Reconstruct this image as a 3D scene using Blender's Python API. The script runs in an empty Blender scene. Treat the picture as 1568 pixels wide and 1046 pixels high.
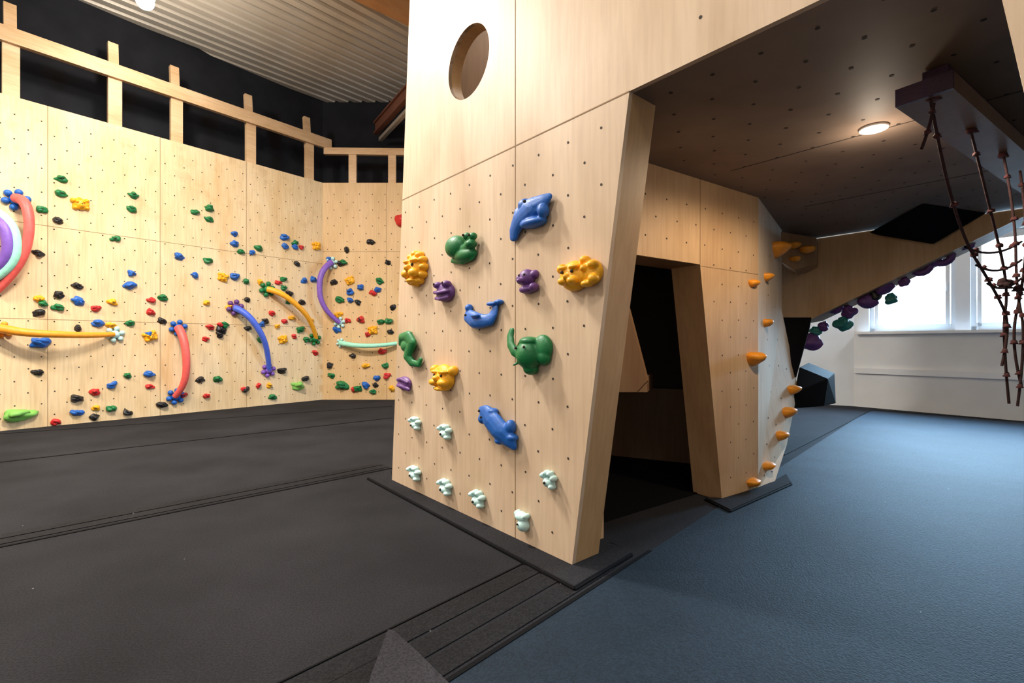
import bpy, bmesh, math, random
from mathutils import Vector, Matrix, noise
from mathutils.geometry import intersect_ray_tri
random.seed(7)
sc = bpy.context.scene
try:
    sc.view_settings.view_transform = 'Standard'
    sc.view_settings.look = 'None'
    sc.view_settings.exposure = 0.0
except Exception as e:
    print(e)

# ---------------------------------------------------------------- survey
F, CX, HY, H = 740.0, 784.0, 526.0, 1.1     # survey frame is 1568 px wide
EYE = Vector((0, 0, H))
def ray(px, py): return Vector(((px-CX)/F, 1.0, -(py-HY)/F))
def at_depth(px, py, d): return EYE + ray(px, py)*d
def on_z(px, py, z=0.0):
    r = ray(px, py); return EYE + r*((z-H)/r.z)

class Frame:
    """vertical wall frame: origin, along, outward normal"""
    def __init__(s, o, u, n):
        s.o = Vector((o[0], o[1], 0)); s.u = Vector((u[0], u[1], 0)).normalized(); s.n = Vector((n[0], n[1], 0)).normalized()
    def p(s, t, z, off=0.0): return s.o + s.u*t + s.n*off + Vector((0, 0, z))
    def hit(s, px, py, off=0.0):
        r = ray(px, py); d = ((s.o + s.n*off - EYE).dot(s.n))/r.dot(s.n)
        return EYE + r*d
    def tz(s, px, py):
        q = s.hit(px, py); return (q-s.o).dot(s.u), q.z
    def pxm(s, px, py):
        q = s.hit(px, py); d = q.y
        return (F/d)*abs(s.u.x-(px-CX)/F*s.u.y), F/d
A = Frame((-0.955, 3.84), (0.6461, -0.7632), (-0.7632, -0.6461))     # tower front
L = Frame((-6.43, 6.07), (0.6247, 0.7809), (0.7809, -0.6247))        # long left wall
K = Frame((-3.71, 9.47), (1, 0), (0, -1))                            # back wall
B = Frame((0.808, 2.93), (0.827, 0.562), (0.562, -0.827))            # doorway wall
E = Frame((3.18, 5.05), (0.6461, -0.7632), (-0.7632, -0.6461))       # overhang side
W = Frame((6.0, 8.48), (0.606, -0.795), (-0.795, -0.606))            # window wall
UP = Vector((0, 0, 1))

# ---------------------------------------------------------------- materials
def newmat(name):
    m = bpy.data.materials.new(name); m.use_nodes = True
    nt = m.node_tree; return m, nt, nt.nodes['Principled BSDF']
def plain(name, col, rough=0.5, var=0.12, scale=12, bump=0.1, metal=0.0, spec=0.5):
    m, nt, b = newmat(name)
    tc = nt.nodes.new('ShaderNodeTexCoord'); nz = nt.nodes.new('ShaderNodeTexNoise')
    nz.inputs['Scale'].default_value = scale; nz.inputs['Detail'].default_value = 5
    nt.links.new(tc.outputs['Object'], nz.inputs['Vector'])
    r = nt.nodes.new('ShaderNodeValToRGB')
    r.color_ramp.elements[0].position = 0.3; r.color_ramp.elements[1].position = 0.7
    r.color_ramp.elements[0].color = [c*(1-var) for c in col]+[1]
    r.color_ramp.elements[1].color = [min(1, c*(1+var)) for c in col]+[1]
    nt.links.new(nz.outputs['Fac'], r.inputs['Fac']); nt.links.new(r.outputs['Color'], b.inputs['Base Color'])
    if bump:
        bp = nt.nodes.new('ShaderNodeBump'); bp.inputs['Strength'].default_value = bump; bp.inputs['Distance'].default_value = 0.01
        nz2 = nt.nodes.new('ShaderNodeTexNoise'); nz2.inputs['Scale'].default_value = scale*8
        nt.links.new(tc.outputs['Object'], nz2.inputs['Vector'])
        nt.links.new(nz2.outputs['Fac'], bp.inputs['Height']); nt.links.new(bp.outputs['Normal'], b.inputs['Normal'])
    b.inputs['Roughness'].default_value = rough; b.inputs['Metallic'].default_value = metal
    b.inputs['Specular IOR Level'].default_value = spec
    return m
def carpet(name, col, rough, spec, scratch=0.25):
    m, nt, b = newmat(name); N = nt.nodes.new; Lk = nt.links.new
    tc = N('ShaderNodeTexCoord')
    n1 = N('ShaderNodeTexNoise'); n1.inputs['Scale'].default_value = 1.3; n1.inputs['Detail'].default_value = 6; Lk(tc.outputs['Object'], n1.inputs['Vector'])
    n2 = N('ShaderNodeTexNoise'); n2.inputs['Scale'].default_value = 130; n2.inputs['Detail'].default_value = 3; Lk(tc.outputs['Object'], n2.inputs['Vector'])
    r1 = N('ShaderNodeValToRGB'); r1.color_ramp.elements[0].position = .3; r1.color_ramp.elements[1].position = .7
    r1.color_ramp.elements[0].color = [c*0.72 for c in col]+[1]; r1.color_ramp.elements[1].color = [c*1.3 for c in col]+[1]
    r2 = N('ShaderNodeValToRGB'); r2.color_ramp.elements[0].position = .38; r2.color_ramp.elements[1].position = .62
    r2.color_ramp.elements[0].color = (1-scratch, 1-scratch, 1-scratch, 1); r2.color_ramp.elements[1].color = (1, 1, 1, 1)
    mx = N('ShaderNodeMixRGB'); mx.blend_type = 'MULTIPLY'; mx.inputs['Fac'].default_value = 1
    Lk(n1.outputs['Fac'], r1.inputs['Fac']); Lk(n2.outputs['Fac'], r2.inputs['Fac']); Lk(r1.outputs[0], mx.inputs['Color1']); Lk(r2.outputs[0], mx.inputs['Color2'])
    v = N('ShaderNodeTexVoronoi'); v.inputs['Scale'].default_value = 5; Lk(tc.outputs['Object'], v.inputs['Vector'])
    lt = N('ShaderNodeMath'); lt.operation = 'LESS_THAN'; lt.inputs[1].default_value = 0.018; Lk(v.outputs['Distance'], lt.inputs[0])
    mx3 = N('ShaderNodeMixRGB'); Lk(lt.outputs[0], mx3.inputs['Fac']); Lk(mx.outputs[0], mx3.inputs['Color1']); mx3.inputs['Color2'].default_value = (.25, .25, .26, 1)
    Lk(mx3.outputs[0], b.inputs['Base Color'])
    bp = N('ShaderNodeBump'); bp.inputs['Strength'].default_value = 0.7; bp.inputs['Distance'].default_value = 0.005
    Lk(n2.outputs['Fac'], bp.inputs['Height']); Lk(bp.outputs[0], b.inputs['Normal'])
    b.inputs['Roughness'].default_value = rough; b.inputs['Specular IOR Level'].default_value = spec
    return m
def ply(name, dark, mid, light, rough=0.5, horiz=False, blotch=None, grain=0.24, spec=0.35):
    m, nt, b = newmat(name)
    N = nt.nodes.new; Lk = nt.links.new
    tc = N('ShaderNodeTexCoord')
    mp = N('ShaderNodeMapping'); mp.inputs['Scale'].default_value = (0.7, 0.7, 2.2) if horiz else (1.7, 1.7, 0.7)
    Lk(tc.outputs['Object'], mp.inputs['Vector'])
    n1 = N('ShaderNodeTexNoise'); n1.inputs['Scale'].default_value = 1.5; n1.inputs['Detail'].default_value = 8; n1.inputs['Distortion'].default_value = 0.5
    Lk(mp.outputs[0], n1.inputs['Vector'])
    mp2 = N('ShaderNodeMapping'); mp2.inputs['Scale'].default_value = (4, 4, 60) if horiz else (45, 45, 3)
    Lk(tc.outputs['Object'], mp2.inputs['Vector'])
    n2 = N('ShaderNodeTexNoise'); n2.inputs['Scale'].default_value = 1.0; n2.inputs['Detail'].default_value = 5
    Lk(mp2.outputs[0], n2.inputs['Vector'])
    r = N('ShaderNodeValToRGB'); cr = r.color_ramp
    cr.elements[0].position = 0.28; cr.elements[0].color = list(dark)+[1]
    cr.elements[1].position = 0.72; cr.elements[1].color = list(light)+[1]
    e = cr.elements.new(0.48); e.color = list(mid)+[1]
    Lk(n1.outputs['Fac'], r.inputs['Fac'])
    mx = N('ShaderNodeMixRGB'); mx.blend_type = 'MULTIPLY'; mx.inputs['Fac'].default_value = grain
    r2 = N('ShaderNodeValToRGB'); r2.color_ramp.elements[0].position = 0.35; r2.color_ramp.elements[0].color = (0.62, 0.55, 0.48, 1)
    r2.color_ramp.elements[1].position = 0.6
    Lk(n2.outputs['Fac'], r2.inputs['Fac']); Lk(r.outputs['Color'], mx.inputs['Color1']); Lk(r2.outputs['Color'], mx.inputs['Color2'])
    out = mx.outputs['Color']
    if blotch:
        n3 = N('ShaderNodeTexNoise'); n3.inputs['Scale'].default_value = 3.2; n3.inputs['Detail'].default_value = 9; n3.inputs['Roughness'].default_value = 0.7
        Lk(tc.outputs['Object'], n3.inputs['Vector'])
        r3 = N('ShaderNodeValToRGB'); r3.color_ramp.elements[0].position = 0.54; r3.color_ramp.elements[0].color = (0, 0, 0, 1)
        r3.color_ramp.elements[1].position = 0.66; r3.color_ramp.elements[1].color = (0.36, 0.36, 0.36, 1)
        Lk(n3.outputs['Fac'], r3.inputs['Fac'])
        sp = N('ShaderNodeSeparateXYZ'); Lk(tc.outputs['Object'], sp.inputs[0])
        mr = N('ShaderNodeMapRange'); mr.inputs['From Min'].default_value = blotch[0]; mr.inputs['From Max'].default_value = blotch[1]
        Lk(sp.outputs['Z'], mr.inputs['Value'])
        mm = N('ShaderNodeMath'); mm.operation = 'MULTIPLY'; Lk(r3.outputs['Color'], mm.inputs[0]); Lk(mr.outputs[0], mm.inputs[1])
        mx2 = N('ShaderNodeMixRGB'); Lk(mm.outputs[0], mx2.inputs['Fac']); Lk(out, mx2.inputs['Color1']); mx2.inputs['Color2'].default_value = (0.50, 0.28, 0.11, 1)
        out = mx2.outputs['Color']
    Lk(out, b.inputs['Base Color'])
    b.inputs['Roughness'].default_value = rough; b.inputs['Specular IOR Level'].default_value = spec
    return m
def emis(name, col, s):
    m, nt, b = newmat(name); b.inputs['Emission Color'].default_value = list(col)+[1]; b.inputs['Emission Strength'].default_value = s
    b.inputs['Base Color'].default_value = list(col)+[1]
    return m

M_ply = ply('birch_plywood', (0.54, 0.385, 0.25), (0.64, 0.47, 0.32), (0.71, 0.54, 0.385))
M_plyL = ply('birch_plywood_wall', (0.74, 0.50, 0.25), (0.82, 0.60, 0.34), (0.86, 0.66, 0.41), blotch=(2.3, 3.6), grain=0.3)
M_plyK = ply('birch_plywood_wall_back', (0.64, 0.41, 0.19), (0.72, 0.48, 0.24), (0.77, 0.53, 0.29))
M_plyD = ply('shaded_plywood', (0.28, 0.15, 0.07), (0.35, 0.20, 0.10), (0.42, 0.25, 0.13))  # darker plywood copy with the shade put into its colour
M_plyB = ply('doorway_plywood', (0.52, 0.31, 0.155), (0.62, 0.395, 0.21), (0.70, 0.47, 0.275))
M_end = ply('plywood_edge', (0.42, 0.25, 0.11), (0.52, 0.32, 0.15), (0.58, 0.37, 0.19))
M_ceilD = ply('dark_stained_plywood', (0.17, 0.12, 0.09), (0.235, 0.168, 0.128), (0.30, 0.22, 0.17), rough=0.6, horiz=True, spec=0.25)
M_beam = ply('pine_timber', (0.62, 0.38, 0.19), (0.74, 0.48, 0.26), (0.82, 0.58, 0.35), horiz=True, grain=0.35)
M_glu = ply('glulam_timber', (0.35, 0.14, 0.05), (0.45, 0.2, 0.07), (0.5, 0.25, 0.1), horiz=True)
M_hole = plain('bolt_hole_dark', (0.03, 0.02, 0.015), 0.8, 0, bump=0)
M_seam = plain('panel_seam', (0.28, 0.17, 0.085), 0.8, 0.1, bump=0)
M_floor = carpet('charcoal_carpet', (0.025, 0.025, 0.029), 0.9, 0.1, 0.35)
M_mat = carpet('daylight_tinted_carpet', (0.016, 0.029, 0.047), 0.7, 0.16, 0.4)  # blue of the window daylight put into the right-hand mat colour
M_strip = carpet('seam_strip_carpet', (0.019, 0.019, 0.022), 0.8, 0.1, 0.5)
M_flap = carpet('mat_edge_fabric', (0.045, 0.042, 0.050), 0.85, 0.15, 0.4)
M_black = plain('black_seam', (0.004, 0.004, 0.005), 0.8, 0.1, bump=0, spec=.1)
M_darkwall = plain('dark_membrane', (0.014, 0.0145, 0.018), 0.85, 0.25, 3, 0.2, spec=.2)
M_dark = plain('interior_darkness', (0.03, 0.02, 0.02), 0.7, 0.2, 3, 0.05)  # darkness of the tower interior put into the colour
M_white = plain('white_plaster', (0.84, 0.85, 0.87), 0.7, 0.03, 3, 0.05)
M_frame = plain('white_window_frame', (0.84, 0.85, 0.87), 0.35, 0.02, 3, 0)
M_metal = plain('ceiling_sheet_metal', (0.54, 0.47, 0.38), 0.45, 0.08, 2, 0.0, metal=0.15)
M_steel = plain('red_brown_steel', (0.16, 0.06, 0.035), 0.5)
M_pipe = plain('galvanised_pipe', (0.5, 0.44, 0.36), 0.4, metal=0.4)
M_blackv = plain('black_volume', (0.007, 0.007, 0.008), 0.7, 0.1, 6, 0.03, spec=0.03)
M_purpd = plain('purple_brown_board', (0.06, 0.026, 0.055), 0.4, 0.3)
M_rope = plain('dark_red_rope', (0.045, 0.016, 0.02), 0.85, 0.4, 60, 0.6)
M_knot = plain('dark_red_knot', (0.10, 0.025, 0.03), 0.8, 0.4, 60, 0.6)
COL = {
 'green': (0.006, 0.17, 0.045), 'blue': (0.012, 0.12, 0.48), 'yellow': (0.90, 0.42, 0.008), 'red': (0.60, 0.02, 0.02),
 'black': (0.012, 0.012, 0.013), 'purple': (0.14, 0.05, 0.22), 'mint': (0.55, 0.79, 0.75), 'orange': (0.92, 0.34, 0.02),
 'salmon': (0.85, 0.12, 0.10), 'lime': (0.22, 0.52, 0.10), 'lilac': (0.22, 0.10, 0.48), 'teal': (0.03, 0.22, 0.20),
 'amber': (1.0, 0.42, 0.02), 'tubeblue': (0.07, 0.14, 0.68), 'tubemint': (0.38, 0.85, 0.64)}
MC = {k: plain('resin_'+k, v, 0.45 if k != 'black' else 0.4, 0.10, 20, 0.12) for k, v in COL.items()}

# ---------------------------------------------------------------- mesh helpers
def add(name, me, mats, parent=None):
    ob = bpy.data.objects.new(name, me); sc.collection.objects.link(ob)
    for m in (mats if isinstance(mats, (list, tuple)) else [mats]): me.materials.append(m)
    if parent: ob.parent = parent
    return ob
def empty(name):
    e = bpy.data.objects.new(name, None); sc.collection.objects.link(e); e.empty_display_size = 0.1; return e
def bm_obj(name, bm, mats, parent=None, smooth=False):
    bmesh.ops.recalc_face_normals(bm, faces=bm.faces)
    me = bpy.data.meshes.new(name); bm.to_mesh(me); bm.free()
    if smooth:
        for p in me.polygons: p.use_smooth = True
    return add(name, me, mats, parent)
def bm_prism(bm, pts, vec, mi=0):
    a = [bm.verts.new(p) for p in pts]; b = [bm.verts.new(Vector(p)+vec) for p in pts]
    fs = [bm.faces.new(a), bm.faces.new(list(reversed(b)))]
    n = len(a)
    for i in range(n): fs.append(bm.faces.new([a[i], b[i], b[(i+1) % n], a[(i+1) % n]]))
    for f in fs: f.material_index = mi
def prism(name, pts, vec, mat, parent=None, bevel=0):
    bm = bmesh.new(); bm_prism(bm, pts, vec); ob = bm_obj(name, bm, mat, parent)
    if bevel:
        md = ob.modifiers.new('bevel', 'BEVEL'); md.width = bevel; md.segments = 2
    return ob
def bar(bm, p, q, w, h, mi=0, side=None):
    d = (q-p).normalized()
    s = side.normalized() if side else (d.cross(UP).normalized() if abs(d.z) < 0.95 else Vector((1, 0, 0)))
    t = s.cross(d).normalized()
    pts = [p+s*w/2+t*h/2, p-s*w/2+t*h/2, p-s*w/2-t*h/2, p+s*w/2-t*h/2]
    bm_prism(bm, pts, q-p, mi)
def holes(name, fr, t0, t1, z0, z1, sp, r, parent, ok=lambda t, z: True, off=0.0015, jitter=0.004):
    bm = bmesh.new(); row = 0; z = z0
    while z <= z1:
        t = t0 + (sp/2 if row % 2 else 0)
        while t <= t1:
            if ok(t, z):
                tt = t+random.uniform(-jitter, jitter); zz = z+random.uniform(-jitter, jitter)
                vs = [bm.verts.new(fr.p(tt+r*math.cos(a*math.pi/4), zz+r*math.sin(a*math.pi/4), off)) for a in range(8)]
                bm.faces.new(vs)
            t += sp
        z += sp*0.62; row += 1
    return bm_obj(name, bm, M_hole, parent)

# ================================================================ ROOM SHELL
bm = bmesh.new(); bm_prism(bm, [Vector((-11, -5, 0)), Vector((12.5, -5, 0)), Vector((12.5, 11, 0)), Vector((-11, 11, 0))], Vector((0, 0, -0.2)))
floor = bm_obj('floor', bm, M_floor)
jo = Vector((-0.2, 1.58, 0)); jd = Vector((0.69, 0.724, 0)).normalized(); jp = Vector((jd.y, -jd.x, 0))
prism('daylight_tinted_crash_mat', [jo-jd*3.5, jo+jd*8.8, jo+jd*8.8+jp*0.55, Vector((10.9, 1.75, 0)), jo-jd*3.5+jp*7], Vector((0, 0, 0.004)), M_mat)
bm = bmesh.new()
def seam_line(p, q, w, mi=0, z=0.002, h=0.004):
    p = Vector((p.x, p.y, z)); q = Vector((q.x, q.y, z)); bar(bm, p, q, w, h, mi)
def fpx(a, b): return on_z(a, b)
for (a, b_, w) in [((0, 708), (600, 640), 0.028), ((0, 838), (600, 717), 0.024)]:
    p, q = fpx(*a), fpx(*b_); d = (q-p).normalized()
    seam_line(p-d*3, q, w, 0)
p, q = fpx(0, 838), fpx(600, 717); d = (q-p).normalized(); s = Vector((-d.y, d.x, 0))
for o in (0.09, 0.2): seam_line(p-d*3+s*o, q+s*o, 0.085, 1)
seam_line(fpx(0, 665)-Vector((0.2, 0.1, 0)), fpx(600, 622), 0.012, 0)
seam_line(jo-jd*1.2, jo+jd*1.35, 0.018, 0, z=0.005)
for o in (0.08, 0.2, 0.32): seam_line(jo-jd*1.0-jp*o, jo+jd*1.05-jp*o, 0.1, 1)
seam_line(jo-jd*1.5-jp*0.39, jo+jd*1.05-jp*0.39, 0.008, 0)
seam_line(fpx(1200, 697), fpx(1335, 628), 0.025, 0, z=0.006)
seam_line(fpx(1335, 628), fpx(1335, 628)+jp*1.7, 0.02, 0, z=0.006)
bm_obj('mat_joint_strips', bm, [M_black, M_strip])
# raised, curled mat corner near the camera
bm = bmesh.new()
top = [on_z(594, 964, 0.085), on_z(602, 964, 0.085), on_z(640, 998, 0.072), on_z(692, 1050, 0.05), on_z(700, 1150, 0.03), on_z(545, 1150, 0.04), on_z(567, 1036, 0.065)]
bm_prism(bm, top, Vector((0, 0, -0.024)))
lowr = [Vector((v.x+0.01, v.y-0.02, 0.001)) for v in top]; n_ = len(top)
va = [bm.verts.new(v-UP*0.024) for v in top]; vb = [bm.verts.new(v) for v in lowr]
for i in range(n_):
    f = bm.faces.new([va[i], va[(i+1) % n_], vb[(i+1) % n_], vb[i]]); f.material_index = 1
ob = bm_obj('mat_corner_flap', bm, [M_flap, M_black])
prism('painted_flap_shadow', [on_z(590, 972), on_z(566, 1004), on_z(530, 1024), on_z(470, 1040), on_z(400, 1070), on_z(560, 1120), on_z(600, 1040)], UP*0.003, M_strip)  # thin dark sheet standing in for the raised flap's shadow

# ceiling corrugated
bm = bmesh.new(); rd = Vector((0.69, 0.724, 0)).normalized(); rp = Vector((rd.y, -rd.x, 0)); c0 = Vector((0.5, 4, 6.2))
prof = [(0, 0), (0.12, 0), (0.14, 0.045), (0.185, 0.045), (0.205, 0)]
prev = None; x = -12.0
while x < 12:
    for (dx, dz) in prof[:-1]:
        o = c0 + rp*(x+dx) + UP*dz
        cur = (bm.verts.new(o-rd*12), bm.verts.new(o+rd*12))
        if prev: bm.faces.new([prev[0], prev[1], cur[1], cur[0]])
        prev = cur
    x += 0.205
ce = bm_obj('ceiling', bm, M_metal)

tL = 4.354
wl = prism('wall_left', [L.p(-5, 0), L.p(tL, 0), L.p(tL, 4.25), L.p(-5, 4.25)], -L.n*0.04, M_plyL)
holes('bolt_holes', L, -1.5, tL-0.1, 0.15, 4.15, 0.25, 0.009, wl)
bm = bmesh.new()
for t in (-2.06, -0.815, 0.435, 1.685, 2.935): bar(bm, L.p(t, 0.0, 0.0005), L.p(t, 4.25, 0.0005), 0.006, 0.002, side=L.u)
for z in (1.42, 2.66): bar(bm, L.p(-5, z, 0.0005), L.p(tL, z, 0.0005), 0.002, 0.006)
bm_obj('panel_seams', bm, M_seam, wl)
wb = prism('wall_back', [K.p(0, 0), K.p(7.6, 0), K.p(7.6, 4.25), K.p(0, 4.25)], -K.n*0.04, M_plyK)
holes('bolt_holes', K, 0.1, 3, 0.15, 4.15, 0.25, 0.010, wb)
bm = bmesh.new(); bar(bm, K.p(0, 2.9, 0.0005), K.p(7, 2.9, 0.0005), 0.002, 0.006); bar(bm, K.p(1.25, 0, 0.0005), K.p(1.25, 4.25, 0.0005), 0.006, 0.002, side=K.u)
bm_obj('panel_seams', bm, M_seam, wb)
prism('wall_left_outer', [L.p(-6, 0, -0.7), L.p(5.3, 0, -0.7), L.p(5.3, 6.3, -0.7), L.p(-6, 6.3, -0.7)], -L.n*0.1, M_darkwall)
prism('wall_back_outer', [K.p(-1.2, 0, -0.75), K.p(9, 0, -0.75), K.p(9, 6.3, -0.75), K.p(-1.2, 6.3, -0.75)], -K.n*0.1, M_darkwall)
bm = bmesh.new()
zb = 5.0
bar(bm, L.p(-5, zb, -0.05), L.p(tL+0.2, zb+0.06, -0.05), 0.08, 0.20)
for xp in (18, 178, 273, 387, 477):
    t, _z = L.tz(xp, 150)
    bar(bm, L.p(t, 3.9, -0.09), L.p(t, 5.0, -0.09), 0.16, 0.07, side=L.u)
    bar(bm, L.p(t, 4.9, -0.14), L.p(t, 5.5, -0.20), 0.12, 0.07, side=L.u)
for t in (-1.4, -2.6): bar(bm, L.p(t, 3.9, -0.09), L.p(t, 5.48, -0.17), 0.14, 0.07, side=L.u)
bm_obj('timber_wall_framing', bm, M_beam)
bm = bmesh.new()
bar(bm, K.p(0, 4.90, -0.09), K.p(3.5, 4.86, -0.09), 0.08, 0.13)
for xp in (538, 599, 660):
    t, _z = K.tz(xp, 250); bar(bm, K.p(t, 3.9, -0.09), K.p(t, 4.84, -0.09), 0.15, 0.06, side=K.u)
bm_obj('timber_wall_framing', bm, M_beam)
bm = bmesh.new(); p, q = Vector((-2.15, 6.72, 6.05)), Vector((-1.5, 7.28, 6.05)); d = (q-p).normalized()
bar(bm, p-d*3, q+d*3, 0.16, 0.28); bm_obj('glulam_roof_beam', bm, M_glu)
bm = bmesh.new(); p, q = at_depth(575, 205, 10.0), at_depth(625, 150, 8.6); d = (q-p).normalized()
bar(bm, p, q+d*1.5, 0.10, 0.03)
bar(bm, p+UP*0.22, q+UP*0.22+d*1.5, 0.10, 0.03); bar(bm, p+UP*0.11, q+UP*0.11+d*1.5, 0.02, 0.22)
bm_obj('steel_roof_girder', bm, M_steel)
bm = bmesh.new(); bar(bm, p-UP*0.12+Vector((0.1, 0, 0)), q+d*1.5-UP*0.2, 0.07, 0.07); bm_obj('roof_pipe', bm, M_pipe)

# white walls
def wallseg(name, a, b, z0, z1, mat, th=0.12):
    a = Vector((a[0], a[1], z0)); b = Vector((b[0], b[1], z0)); d = (b-a).normalized(); n = Vector((-d.y, d.x, 0))
    return prism(name, [a, b, b+UP*(z1-z0), a+UP*(z1-z0)], n*th, mat)
wallseg('wall_far_corner', (3.9, 9.47), (5.25, 8.95), 0, 6.3, M_white)
wallseg('wall_far_right', (5.25, 8.95), (6.0, 8.48), 0, 6.3, M_white)
wins = [(0.22, 1.33), (1.50, 2.62)]
ZS, ZT = 1.30, 2.75
bm = bmesh.new()
def wq(t0, t1, z0, z1): bm_prism(bm, [W.p(t0, z0), W.p(t1, z0), W.p(t1, z1), W.p(t0, z1)], -W.n*0.22)
wq(0, 9, 0, ZS); wq(0, 9, ZT, 6.3)
edges = [0]+[v for w in wins for v in w]+[9]
for i in range(0, len(edges), 2): wq(edges[i], edges[i+1], ZS, ZT)
ww = bm_obj('wall_right', bm, M_white)
for i, (t0, t1) in enumerate(wins):
    we = empty('window_%d' % (i+1)); bm = bmesh.new(); o = -0.1
    fw = 0.06
    for (ta, za, tb, zb2) in [(t0, ZS+fw/2, t1, ZS+fw/2), (t0, ZT-fw/2, t1, ZT-fw/2)]:
        bar(bm, W.p(ta, za, o), W.p(tb, zb2, o), 0.07, fw)
    for t in (t0+fw/2, t1-fw/2): bar(bm, W.p(t, ZS, o), W.p(t, ZT, o), fw, 0.07, side=W.u)
    for t in (t0+fw+0.035, t1-fw-0.035): bar(bm, W.p(t, ZS+fw, o+0.03), W.p(t, ZT-fw, o+0.03), 0.05, 0.05, side=W.u)
    for z in (ZS+fw+0.025, ZT-fw-0.025): bar(bm, W.p(t0+fw, z, o+0.03), W.p(t1-fw, z, o+0.03), 0.05, 0.05)
    bar(bm, W.p(t1-fw-0.035, ZS+0.62, o+0.07), W.p(t1-fw-0.035, ZS+0.75, o+0.07), 0.02, 0.02, side=W.u)
    bm_obj('frame', bm, M_frame, we)
    m = bpy.data.materials.get('window_glass')
    if not m:
        m = bpy.data.materials.new('window_glass'); m.use_nodes = True; nt = m.node_tree; nt.nodes.clear()
        ou = nt.nodes.new('ShaderNodeOutputMaterial'); mx = nt.nodes.new('ShaderNodeMixShader'); tr = nt.nodes.new('ShaderNodeBsdfTransparent'); gl = nt.nodes.new('ShaderNodeBsdfGlossy')
        gl.inputs['Roughness'].default_value = 0.02; mx.inputs[0].default_value = 0.05
        nt.links.new(tr.outputs[0], mx.inputs[1]); nt.links.new(gl.outputs[0], mx.inputs[2]); nt.links.new(mx.outputs[0], ou.inputs[0])
    prism('glass', [W.p(t0+.06, ZS+.06, o), W.p(t1-.06, ZS+.06, o), W.p(t1-.06, ZT-.06, o), W.p(t0+.06, ZT-.06, o)], W.n*0.006, m, we)
bm = bmesh.new(); bar(bm, W.p(0.05, ZS-0.02, 0.05), W.p(8, ZS-0.02, 0.05), 0.16, 0.04); bm_obj('trim_1', bm, M_frame)
bm = bmesh.new(); bar(bm, W.p(0.02, 0.63, 0.03), W.p(8, 0.63, 0.03), 0.06, 0.09); bm_obj('trim_2', bm, M_frame)
e0 = W.p(9, 0)
wallseg('wall_right_near', (e0.x, e0.y), (e0.x, -5), 0, 6.3, M_white)
wallseg('wall_rear', (e0.x, -5), (-10, -5), 0, 6.3, M_white)
wallseg('wall_left_near', (-10, -5), (-10, 1.6), 0, 6.3, M_white)

# ================================================================ TOWER
tower = empty('climbing_tower')
m_ = -A.n
front = [(0, 0), (1.93, 0), (2.27, 2.2), (3.38, 2.2), (3.72, 0), (5.3, 0), (5.3, 4.6), (0.37, 4.6)]
ft = prism('front_panel', [A.p(t, z) for t, z in front], m_*0.025, M_ply, tower)
HT, HZ = 1.047, 2.87
bmc = bmesh.new(); bmesh.ops.create_cone(bmc, cap_ends=True, segments=64, radius1=0.222, radius2=0.222, depth=0.4)
rot = A.n.to_track_quat('Z', 'Y').to_matrix().to_4x4()
bmesh.ops.transform(bmc, matrix=Matrix.Translation(A.p(HT, HZ)) @ rot, verts=bmc.verts)
cut = bm_obj('cut', bmc, M_end)
md = ft.modifiers.new('b', 'BOOLEAN'); md.operation = 'DIFFERENCE'; md.object = cut; md.solver = 'EXACT'
bpy.context.view_layer.update(); dg = bpy.context.evaluated_depsgraph_get()
me2 = bpy.data.meshes.new_from_object(ft.evaluated_get(dg)); ft.modifiers.clear(); ft.data = me2
bpy.data.objects.remove(cut)
bm = bmesh.new(); ringv = []
for i in range(64):
    a = i*2*math.pi/64; ringv.append([bm.verts.new(A.p(HT+r*math.cos(a), HZ+r*math.sin(a), o)) for r, o in ((0.222, 0.0), (0.222, -0.10), (0.25, -0.10), (0.25, -0.026))])
for i in range(64):
    j = (i+1) % 64
    for k in range(3): bm.faces.new([ringv[i][k], ringv[j][k], ringv[j][k+1], ringv[i][k+1]])
bm_obj('porthole_rim', bm, M_end, tower, smooth=False)
prism('left_leg', [A.p(0, 0, -0.025), A.p(1.93, 0, -0.025), A.p(2.27, 2.2, -0.025), A.p(0.18, 2.2, -0.025)], m_*0.175, M_end, tower)
prism('right_leg', [A.p(3.72, 0, -0.025), A.p(5.3, 0, -0.025), A.p(5.3, 2.2, -0.025), A.p(3.38, 2.2, -0.025)], m_*0.175, M_end, tower)
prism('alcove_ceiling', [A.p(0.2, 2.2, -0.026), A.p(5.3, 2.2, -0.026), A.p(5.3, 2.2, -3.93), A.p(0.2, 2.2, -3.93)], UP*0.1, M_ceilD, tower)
prism('side_panel', [A.p(0, 0, -0.2), A.p(0, 0, -3.3), A.p(0.37, 4.6, -3.9), A.p(0.37, 4.6, -0.026)], A.u*0.03, M_ply, tower)
prism('upper_back_panel', [A.p(0.3, 2.3, -3.9), A.p(5.3, 2.3, -3.9), A.p(5.3, 4.6, -3.9), A.p(0.3, 4.6, -3.9)], m_*0.03, M_ply, tower)
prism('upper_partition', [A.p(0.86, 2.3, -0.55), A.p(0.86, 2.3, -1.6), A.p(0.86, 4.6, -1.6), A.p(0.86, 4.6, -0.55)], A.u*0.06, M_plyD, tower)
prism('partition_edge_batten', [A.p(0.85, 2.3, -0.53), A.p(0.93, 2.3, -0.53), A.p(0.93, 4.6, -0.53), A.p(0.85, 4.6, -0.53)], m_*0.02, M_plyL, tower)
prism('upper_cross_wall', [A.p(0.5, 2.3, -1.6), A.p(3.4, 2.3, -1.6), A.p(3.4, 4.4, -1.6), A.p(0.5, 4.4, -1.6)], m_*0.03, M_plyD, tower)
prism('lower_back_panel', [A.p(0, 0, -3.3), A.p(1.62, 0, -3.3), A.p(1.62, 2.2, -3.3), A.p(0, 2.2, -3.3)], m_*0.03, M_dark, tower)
bm = bmesh.new()
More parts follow.
